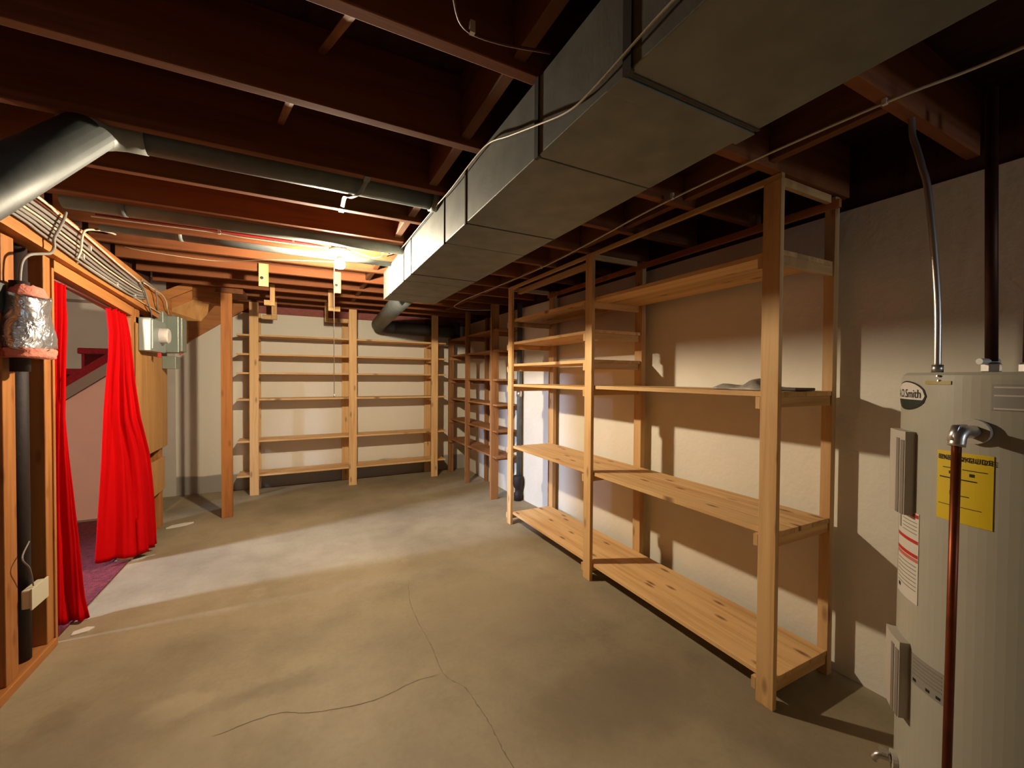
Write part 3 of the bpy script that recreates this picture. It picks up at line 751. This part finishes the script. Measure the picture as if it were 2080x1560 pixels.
# ------------------------------------------------------------------ curtains
rod = obj('curtain_rod', tube(BM(), [(-1.135, 2.868, 1.838), (-1.135, 3.92, 1.775)], .009, 10), rod_m, loc=(-1.135, 3.4, 1.8), smooth=True)
tag(rod, 'dark rod across the top of the curtained doorway', 'rod')
def interp(tab, t):
    for (a, p), (c, q) in zip(tab, tab[1:]):
        if t <= c:
            u = (t-a)/(c-a); return Vector(p).lerp(Vector(q), u)
    return Vector(tab[-1][1])
def curtain(name, label, L, Md, Rr, folds, amp, seed):
    bm = BM(); M, N = 48, 80; g = {}
    for i in range(M+1):
        t = i/M; a = interp(L, t); m = interp(Md, t); c = interp(Rr, t)
        l1 = (m-a).length; l2 = (c-m).length; sm = l1/(l1+l2)
        am = amp[0]+(amp[1]-amp[0])*t
        for j in range(N+1):
            s = j/N
            # soft bend at the middle line
            q0 = a.lerp(m, min(1, s/sm)) if s < sm else m.lerp(c, (s-sm)/(1-sm))
            q1 = a*(1-s)**2+m*2*s*(1-s)+c*s*s
            q = q0.lerp(q1, .25)
            d = (m-a) if s < sm else (c-m)
            nrm = Vector((d.y, -d.x, 0)).normalized()
            ph = 2*PI*folds*(s+.04*math.sin(5*s+seed)*(.5+t))
            env = min(1, 6*s+.15)*min(1, 6*(1-s)+.15)
            off = am*(math.sin(ph)+.35*math.sin(2.3*ph+seed+2*t))*env
            g[i, j] = bm.verts.new(q+nrm*off+Vector((0, 0, .006*math.sin(ph+1)*t)))
    for i in range(M):
        for j in range(N): bm.faces.new([g[i, j], g[i, j+1], g[i+1, j+1], g[i+1, j]])
    bmesh.ops.recalc_face_normals(bm, faces=bm.faces)
    o = obj(name, bm, cloth, loc=(L[-1][1][0], L[-1][1][1], 0), smooth=True, solid=.0016)
    return tag(o, label, 'curtain', 'red doorway curtains')
curtain('curtain', 'left red curtain beside the foil wrapped pipe',
        [(0, (-1.135, 2.885, 1.825)), (.3, (-1.14, 2.888, 1.25)), (.5, (-1.18, 2.885, .90)), (.75, (-1.225, 2.885, .45)), (1, (-1.26, 2.885, .02))],
        [(0, (-1.135, 2.98, 1.825)), (.4, (-1.14, 2.97, 1.11)), (.7, (-1.16, 3.02, .57)), (1, (-1.16, 3.03, .02))],
        [(0, (-1.135, 3.085, 1.825)), (.1, (-1.125, 3.075, 1.64)), (.26, (-1.12, 3.040, 1.33)), (.4, (-1.12, 3.032, 1.11)), (.52, (-1.115, 3.055, .90)), (.63, (-1.11, 3.085, .70)), (.77, (-1.10, 3.11, .45)), (.93, (-1.075, 3.10, .12)), (1, (-1.04, 3.055, .012))],
        4, (.016, .022), 1.0)
curtain('curtain', 'right red curtain beside the grey switch box',
        [(0, (-1.135, 3.62, 1.80)), (.1, (-1.13, 3.64, 1.63)), (.19, (-1.14, 3.645, 1.47)), (.25, (-1.15, 3.65, 1.375)), (.4, (-1.17, 3.66, 1.125)), (.6, (-1.20, 3.70, .72)), (.8, (-1.235, 3.75, .38)), (1, (-1.27, 3.81, .05))],
        [(0, (-1.135, 3.76, 1.80)), (.25, (-1.10, 3.79, 1.375)), (.45, (-1.075, 3.82, 1.0)), (.7, (-1.045, 3.87, .55)), (1, (-1.03, 3.89, .035))],
        [(0, (-1.13, 3.90, 1.79)), (.1, (-1.10, 3.885, 1.64)), (.28, (-1.065, 3.86, 1.31)), (.43, (-1.045, 3.90, 1.03)), (.58, (-1.035, 4.04, .755)), (.77, (-1.035, 4.12, .43)), (1, (-1.035, 4.18, .02))],
        4.5, (.018, .024), 2.2)

# ------------------------------------------------------------------ lumber hooks under the joists
def hook(x0, x1, yj, zb, zled, side, w, label, block=True):
    t = thing('lumber_hook', label, 'hook', ((x0+x1)/2, yj, zb), 'wooden hooks hanging from the joists')
    obj('hanger', bx(x0, x1, yj-.06, yj-.0385, zb, ZJ+.06, bev=.002), pineZ, t)
    if zled is not None:
        xa, xb = (x0-w, x0-.0005) if side < 0 else (x1+.0005, x1+w)
        obj('ledge', bx(xa, xb, yj-.06, yj-.02, zled, zled+.05, bev=.002), pineX, t)
        obj('ledge_foot', bx(x0, x1, yj-.06, yj-.02, zled, zb-.0005, bev=.002), pineX, t) if zb-zled > .01 else None
    else:
        obj('hole_dark', lathe(BM(), [(.012, 0), (.012, .004), (0, .004)], ((x0+x1)/2-.012, yj-.0645, (zb+ZJ)/2+.006), axis='y', n=16), ink, t)  # black disc stands in for the shade inside an open hole
    return t
hook(-.301, -.234, 3.876, 2.057, None, 0, 0, 'nearest block of the left row of hanging wooden hooks')
hook(-.272, -.231, 4.689, 2.064, 2.03, -1, .05, 'middle hook of the left row under the joists')
hook(-.305, -.252, 5.502, 2.055, 1.99, -1, .09, 'farthest hook of the left row above the back wall shelving')
hook(.25, .30, 3.876, 2.057, None, 0, 0, 'nearest block of the right row of hanging wooden hooks, behind the bulb')
hook(.243, .307, 4.689, 2.058, 2.02, 1, .05, 'middle hook of the right row behind the pull string')
hook(.247, .285, 5.502, 2.07, 2.0, 1, .22, 'farthest hook of the right row beside the middle shelving post')

# ------------------------------------------------------------------ drain pipe by the right wall
dp = thing('drain_pipe', 'galvanised drain pipe with a black iron foot at the right wall', 'pipe', (2.125, 3.99, 0))
obj('pipe', tube(BM(), [(2.125, 3.995, .26), (2.125, 3.995, 2.16)], .027, 20), galvd, dp, smooth=True)
obj('coupling', tube(BM(), [(2.125, 3.995, 1.14), (2.125, 3.995, 1.20)], .031, 20), chrome, dp, smooth=True)
obj('iron_foot', lathe(BM(), [(.045, .0), (.045, .08), (.038, .09), (.036, .13), (.05, .15), (.06, .19), (.06, .25), (.05, .27), (.035, .275)], (2.118, 3.995, 0), n=24), black_iron, dp, smooth=True)

# ------------------------------------------------------------------ water heater
HX, HY, HR = 1.835, .365, .275
H = thing('water_heater', 'tall pale water heater with yellow label at the right edge', 'water heater', (HX, HY, 0))
obj('tank', lathe(BM(), [(HR-.01, 0), (HR, .012), (HR, 1.34), (HR-.004, 1.352), (HR-.012, 1.36), (0, 1.362)], (HX, HY, .012), n=96), tank_m, H, smooth=False)
obj('base_ring', lathe(BM(), [(HR-.02, 0), (HR-.02, .014), (0, .014)], (HX, HY, 0), n=64), cover_g, H)
def cyl(a, z, e=0.):
    a = math.radians(a); return Vector((HX+(HR+e)*math.cos(a), HY+(HR+e)*math.sin(a), z))
def patch(a0, a1, z0, z1, e=.0015, n=14, zf=None, thick=.0012):
    bm = BM(); fr = []
    for i in range(n+1):
        a = a0+(a1-a0)*i/n
        fr.append([bm.verts.new(cyl(a, z0, e)), bm.verts.new(cyl(a, z1, e)), bm.verts.new(cyl(a, z1, e-thick)), bm.verts.new(cyl(a, z0, e-thick))])
    for p, q in zip(fr, fr[1:]):
        for k in range(4): bm.faces.new([p[k], p[(k+1) % 4], q[(k+1) % 4], q[k]])
    bm.faces.new(fr[0]); bm.faces.new(fr[-1][::-1]); bmesh.ops.recalc_face_normals(bm, faces=bm.faces)
    return bm
def disc(ac, zc, rx, rz, e, z_lo=None, z_hi=None, n=48):
    """flat oval decal wrapped on the tank, optionally cut by heights"""
    bm = BM(); pts = []
    for i in range(n):
        t = 2*PI*i/n; dx, dz = rx*math.cos(t), rz*math.sin(t)
        if z_lo is not None: dz = max(dz, z_lo)
        if z_hi is not None: dz = min(dz, z_hi)
        pts.append((dx, dz))
    m = 20
    xs = sorted({p[0] for p in pts}); prev = None
    for i in range(m+1):
        x = -rx+2*rx*i/m; h = rz*math.sqrt(max(0, 1-(x/rx)**2))
        lo, hi = -h, h
        if z_lo is not None: lo = max(lo, z_lo)
        if z_hi is not None: hi = min(hi, z_hi)
        if hi < lo: hi = lo
        a = ac+math.degrees(x/HR)
        cur = (bm.verts.new(cyl(a, zc+lo, e)), bm.verts.new(cyl(a, zc+hi, e)))
        if prev: bm.faces.new([prev[0], prev[1], cur[1], cur[0]])
        prev = cur
    bmesh.ops.remove_doubles(bm, verts=bm.verts, dist=1e-6)
    bmesh.ops.recalc_face_normals(bm, faces=bm.faces)
    for f in bm.faces:
        cpt = f.calc_center_median()-Vector((HX, HY, 0)); cpt.z = 0
        if f.normal.dot(cpt) < 0: f.normal_flip()
    return bm
def text_on_tank(s, a_start, z, size, parent, mat, name='lettering', sx=1., bold=.0, e=.004, skew=0.):
    cu = bpy.data.curves.new('t', 'FONT'); cu.body = s; cu.size = size; cu.resolution_u = 3; cu.offset = bold
    o = bpy.data.objects.new('t', cu); COL.objects.link(o)
    dg = bpy.context.evaluated_depsgraph_get()
    me = o.evaluated_get(dg).to_mesh()
    bm = BM(); bm.from_mesh(me)
    o.evaluated_get(dg).to_mesh_clear()
    COL.objects.unlink(o); bpy.data.objects.remove(o); bpy.data.curves.remove(cu)
    for v in bm.verts:
        a = a_start+math.degrees(v.co.x*sx/HR)
        v.co = cyl(a, z+v.co.y, e)
    return obj(name, bm, mat, parent)
# logo: white upper half with lettering, dark green lower half, dark rim
lg = obj('logo', disc(128.5, 1.303, .085, .044, .0018), ink, H)
obj('logo_field', disc(128.5, 1.303, .081, .040, .0026, z_lo=-.012), white_l, lg)
obj('logo_band', disc(128.5, 1.303, .081, .040, .0026, z_hi=-.014), dgreen, lg)
text_on_tank('A.O.Smith', 114.0, 1.297, .036, lg, ink, sx=.92)
# yellow energy label
en = obj('energy_label', patch(154, 178.2, .968, 1.157), yellow_l, H)
text_on_tank('ENERGYGUIDE', 154.9, 1.134, .0175, en, ink, sx=.95, bold=.0006)
for (a0, a1, z0, z1) in ((157, 164, 1.111, 1.113), (166, 176, 1.111, 1.113), (155.5, 172, 1.083, 1.086), (160, 163, 1.096, 1.104), (169, 171, 1.096, 1.104), (160.5, 163, 1.040, 1.050), (163.5, 169, 1.040, 1.042), (155, 174, 1.010, 1.0115)):
    obj('printed_line', patch(a0, a1, z0, z1, e=.0022, n=6), ink, en)
# element covers
for (a0, a1, z0, z1) in ((117, 138.5, .945, 1.195), (117, 137.5, .325, .555)):
    cv = obj('element_cover', patch(a0, a1, z0, z1, e=.026, thick=.026), cover_m, H)
    am = a1-8.5
    obj('cover_ridge', patch(am, am+3.2, z0+.0, z1-.022, e=.0275, n=4, thick=.002), cover_g, cv)
    obj('cover_ridge', patch(am+4.6, am+7.8, z0+.0, z1-.026, e=.0275, n=4, thick=.002), cover_g, cv)
wn = obj('warning_label', patch(119, 143, .685, .955), white_l, H)
for z in (.945, .868, .826): obj('red_stripe', patch(119.4, 142.6, z-.005, z+.005, e=.0022), red_l, wn)
obj('pale_stripe', patch(119.4, 142.6, .808, .818, e=.0022), plain('pale_red_ink', (200, 110, 96), .5), wn)
for z in (.925, .914, .903, .892): obj('printed_line', patch(127, 141.5, z-.0012, z+.0012, e=.0022), grey_l, wn)
for z in (.795, .783, .771, .759, .747, .735, .723): obj('printed_line', patch(121, 141.5, z-.0012, z+.0012, e=.0022), grey_l, wn)
obj('printed_symbol', patch(122, 125, .705, .716, e=.0022, n=4), ink, wn)
obj('printed_symbol', patch(121.5, 124.5, .89, .93, e=.0022, n=4), grey_l, wn)
rt = obj('rating_label', patch(139.5, 160.3, .45, .536), grey_l, H)
for z in (.525, .514, .503, .492, .481): obj('printed_line', patch(141, 159, z-.0012, z+.0012, e=.0022), cover_g, rt)
for a in (141, 150, 156): obj('printed_symbol', patch(a, a+2.4, .458, .466, e=.0022, n=3), ink, rt)
sn = obj('side_notice', patch(176.6, 200, 1.275, 1.341, e=.0012), plain('faint_notice', (160, 156, 148), .45), H)
for z in (1.333, 1.312, 1.279): obj('printed_line', patch(177.5, 199, z-.002, z+.002, e=.0018), white_l, sn)
ap = obj('access_plate', patch(145.5, 160, 1.338, 1.348, e=.002), plain('brass_tint', (170, 150, 84), .4), H)
for a, z in ((153, 1.36), (153.6, 1.347)): obj('screw', lathe(BM(), [(.005, 0), (.004, .004), (0, .005)], cyl(a, z, .001), n=10), chrome, ap)
# relief valve with discharge pipe
V0 = cyl(171, 1.217, 0); nrm = Vector((math.cos(math.radians(171)), math.sin(math.radians(171)), 0))
rv = obj('relief_valve', tube(BM(), [V0, V0+nrm*.012], .032, 24), cover_m, H, smooth=False)
elbow = [V0+nrm*.01, V0+nrm*.035, V0+nrm*.058+Vector((0, 0, .002)), V0+nrm*.074+Vector((0, 0, -.010)), V0+nrm*.080+Vector((0, 0, -.035))]
obj('valve_body', tube(BM(), smooth_path(elbow, 4), .0165, 18), chrome, rv, smooth=True)
obj('lever', tube(BM(), [V0+nrm*.05+Vector((0, .0, .018)), V0+nrm*.075+Vector((0, .005, .016)), V0+nrm*.092+Vector((0, .006, -.02))], .005, 8, flat=(.003, .008)), chrome, rv, smooth=True)
ptop = V0+nrm*.080+Vector((0, 0, -.035))
obj('discharge_pipe', tube(BM(), [ptop+Vector((0, 0, .005)), Vector((ptop.x-.002, ptop.y+.004, .12))], .0095, 14), copper, rv, smooth=True)
# drain valve low on the side
dvb = cyl(122, .135, 0); dn = Vector((math.cos(math.radians(122)), math.sin(math.radians(122)), 0))
dv = obj('drain_valve', tube(BM(), [dvb, dvb+dn*.012], .028, 20), cover_m, H)
obj('spout', tube(BM(), smooth_path([dvb+dn*.01, dvb+dn*.04, dvb+dn*.055+Vector((0, 0, -.02))], 4), .011, 14), chrome, dv, smooth=True)
obj('handle', lathe(BM(), [(.014, 0), (.014, .008), (0, .008)], dvb+dn*.03+Vector((0, 0, .012)), n=14), chrome, dv)
# pipes above the heater
cd = thing('metal_conduit', 'bright metal conduit bending up from the water heater to the joists', 'conduit', (1.70, .52, 1.37))
obj('tube', tube(BM(), smooth_path([(1.655, .512, 1.372), (1.66, .518, 1.6), (1.672, .545, 1.9), (1.68, .565, 2.0), (1.70, .585, 2.07), (1.715, .60, 2.12), (1.72, .605, 2.19)], 8), .0085, 14), chrome, cd, smooth=True)
obj('fitting', tube(BM(), [(1.655, .512, 1.372), (1.655, .512, 1.395)], .013, 14), chrome, cd, smooth=True)
wp = thing('water_pipe', 'dark copper water pipe rising from the heater top at the right', 'pipe', (1.78, .43, 1.37), 'copper pipes on the heater')
obj('pipe', tube(BM(), [(1.78, .437, 1.405), (1.78, .45, 2.19)], .0135, 16), dcopper, wp, smooth=True)
obj('nut', lathe(BM(), [(.016, 0), (.021, .004), (.021, .024), (.016, .03), (0, .03)], (1.78, .437, 1.373), n=6), chrome, wp)
obj('valve_handle', tube(BM(), [(1.745, .452, 1.405), (1.80, .43, 1.405)], .009, 10), white_l, wp)
wp2 = thing('water_pipe', 'second copper water pipe above the heater, at the picture edge', 'pipe', (1.87, .38, 1.37), 'copper pipes on the heater')
obj('pipe', tube(BM(), [(1.87, .385, 1.40), (1.87, .385, 2.19)], .0135, 16), dcopper, wp2, smooth=True)
obj('nut', lathe(BM(), [(.016, 0), (.021, .004), (.021, .024), (.016, .03), (0, .03)], (1.87, .385, 1.373), n=6), chrome, wp2)

# ------------------------------------------------------------------ scrap and painted light patch on the floor
def scrap(pts, z, label, mat):
    bm = prism(BM(), [(x, y, .001) for x, y in pts], (0, 0, z))
    o = obj('scrap_or_light_patch', bm, mat, loc=(pts[0][0], pts[0][1], 0)); tag(o, label, 'scrap'); return o
scrap([(-1.06, 4.57), (-.93, 4.60), (-.88, 4.655), (-.95, 4.66), (-1.03, 4.63)], .012, 'white scrap on the floor right of the red curtains', white_l)
scrap([(-1.06, 2.90), (-1.0, 2.915), (-.985, 2.95), (-1.02, 2.965), (-1.065, 2.94)], .006, 'pale patch of leaked light on the floor under the left red curtain', white_l)  # pale sheet standing in for light leaking past the curtain

# ------------------------------------------------------------------ light and camera
def area(name, loc, rot, sx, sy, power, col, spread=PI):
    l = bpy.data.lights.new(name, 'AREA'); l.shape = 'RECTANGLE'; l.size = sx; l.size_y = sy
    l.energy = power; l.color = col; l.spread = spread
    o = bpy.data.objects.new(name, l); COL.objects.link(o); o.location = loc; o.rotation_euler = rot
    return o
area('daylight_rear_window', ((WX0+WX1)/2, YR-.11, (WZ0+WZ1)/2), (math.radians(90), 0, 0), WX1-WX0, WZ1-WZ0, 6.5, (.72, .85, 1.))
area('fill_far_window', (LX-.09, 2.80, 1.55), (math.radians(90), 0, math.radians(-90)), .6, .7, 4, (.68, .76, 1.))  # weak unseen fill, added for blue ambient in the next room
d_ = Vector((.9, 3.9, .25))-Vector((-3.6, 3.0, 2.12))
area('shop_lamp_next_room', (-3.6, 3.0, 2.12), d_.to_track_quat('-Z', 'Y').to_euler(), .22, .16, 12, (.56, .68, 1.), math.radians(58))

pl = bpy.data.lights.new('stair_room_fill', 'POINT'); pl.energy = 60; pl.color = (1., .82, .6); pl.shadow_soft_size = .06  # unseen warm fill, added to brighten the stair panel and walls
po = bpy.data.objects.new('stair_room_fill', pl); COL.objects.link(po); po.location = (-1.5, 1.2, 1.9)
w = bpy.data.worlds.new('world'); S.world = w; w.use_nodes = True
w.node_tree.nodes['Background'].inputs[0].default_value = (.6, .6, .6, 1)
w.node_tree.nodes['Background'].inputs[1].default_value = .001

cam = bpy.data.cameras.new('camera'); co = bpy.data.objects.new('camera', cam); COL.objects.link(co)
cam.sensor_fit = 'HORIZONTAL'; cam.sensor_width = 36; cam.lens = 839.03/2080*36; cam.clip_start = .02
R = ((0.8911509122171045, -0.4536579156108731, 0.006674373245520969),
     (-0.0013833996462630739, -0.017427605229579382, -0.9998471707122949),
     (0.45370490173684624, 0.8910054849323656, -0.01615821649807977))
rx, dn_, fw_ = [Vector(r) for r in R]
co.matrix_world = Matrix(((rx.x, -dn_.x, -fw_.x, 0), (rx.y, -dn_.y, -fw_.y, 0), (rx.z, -dn_.z, -fw_.z, 1.35), (0, 0, 0, 1)))
S.camera = co
S.view_settings.view_transform = 'Standard'; S.view_settings.look = 'None'
S.view_settings.gamma = 1; S.view_settings.use_curve_mapping = False
S.view_settings.exposure = 1.65
S.cycles.use_denoising = True
S.cycles.max_bounces = 8; S.cycles.diffuse_bounces = 3
S.cycles.sample_clamp_indirect = 4.0
S.cycles.caustics_reflective = False; S.cycles.caustics_refractive = False
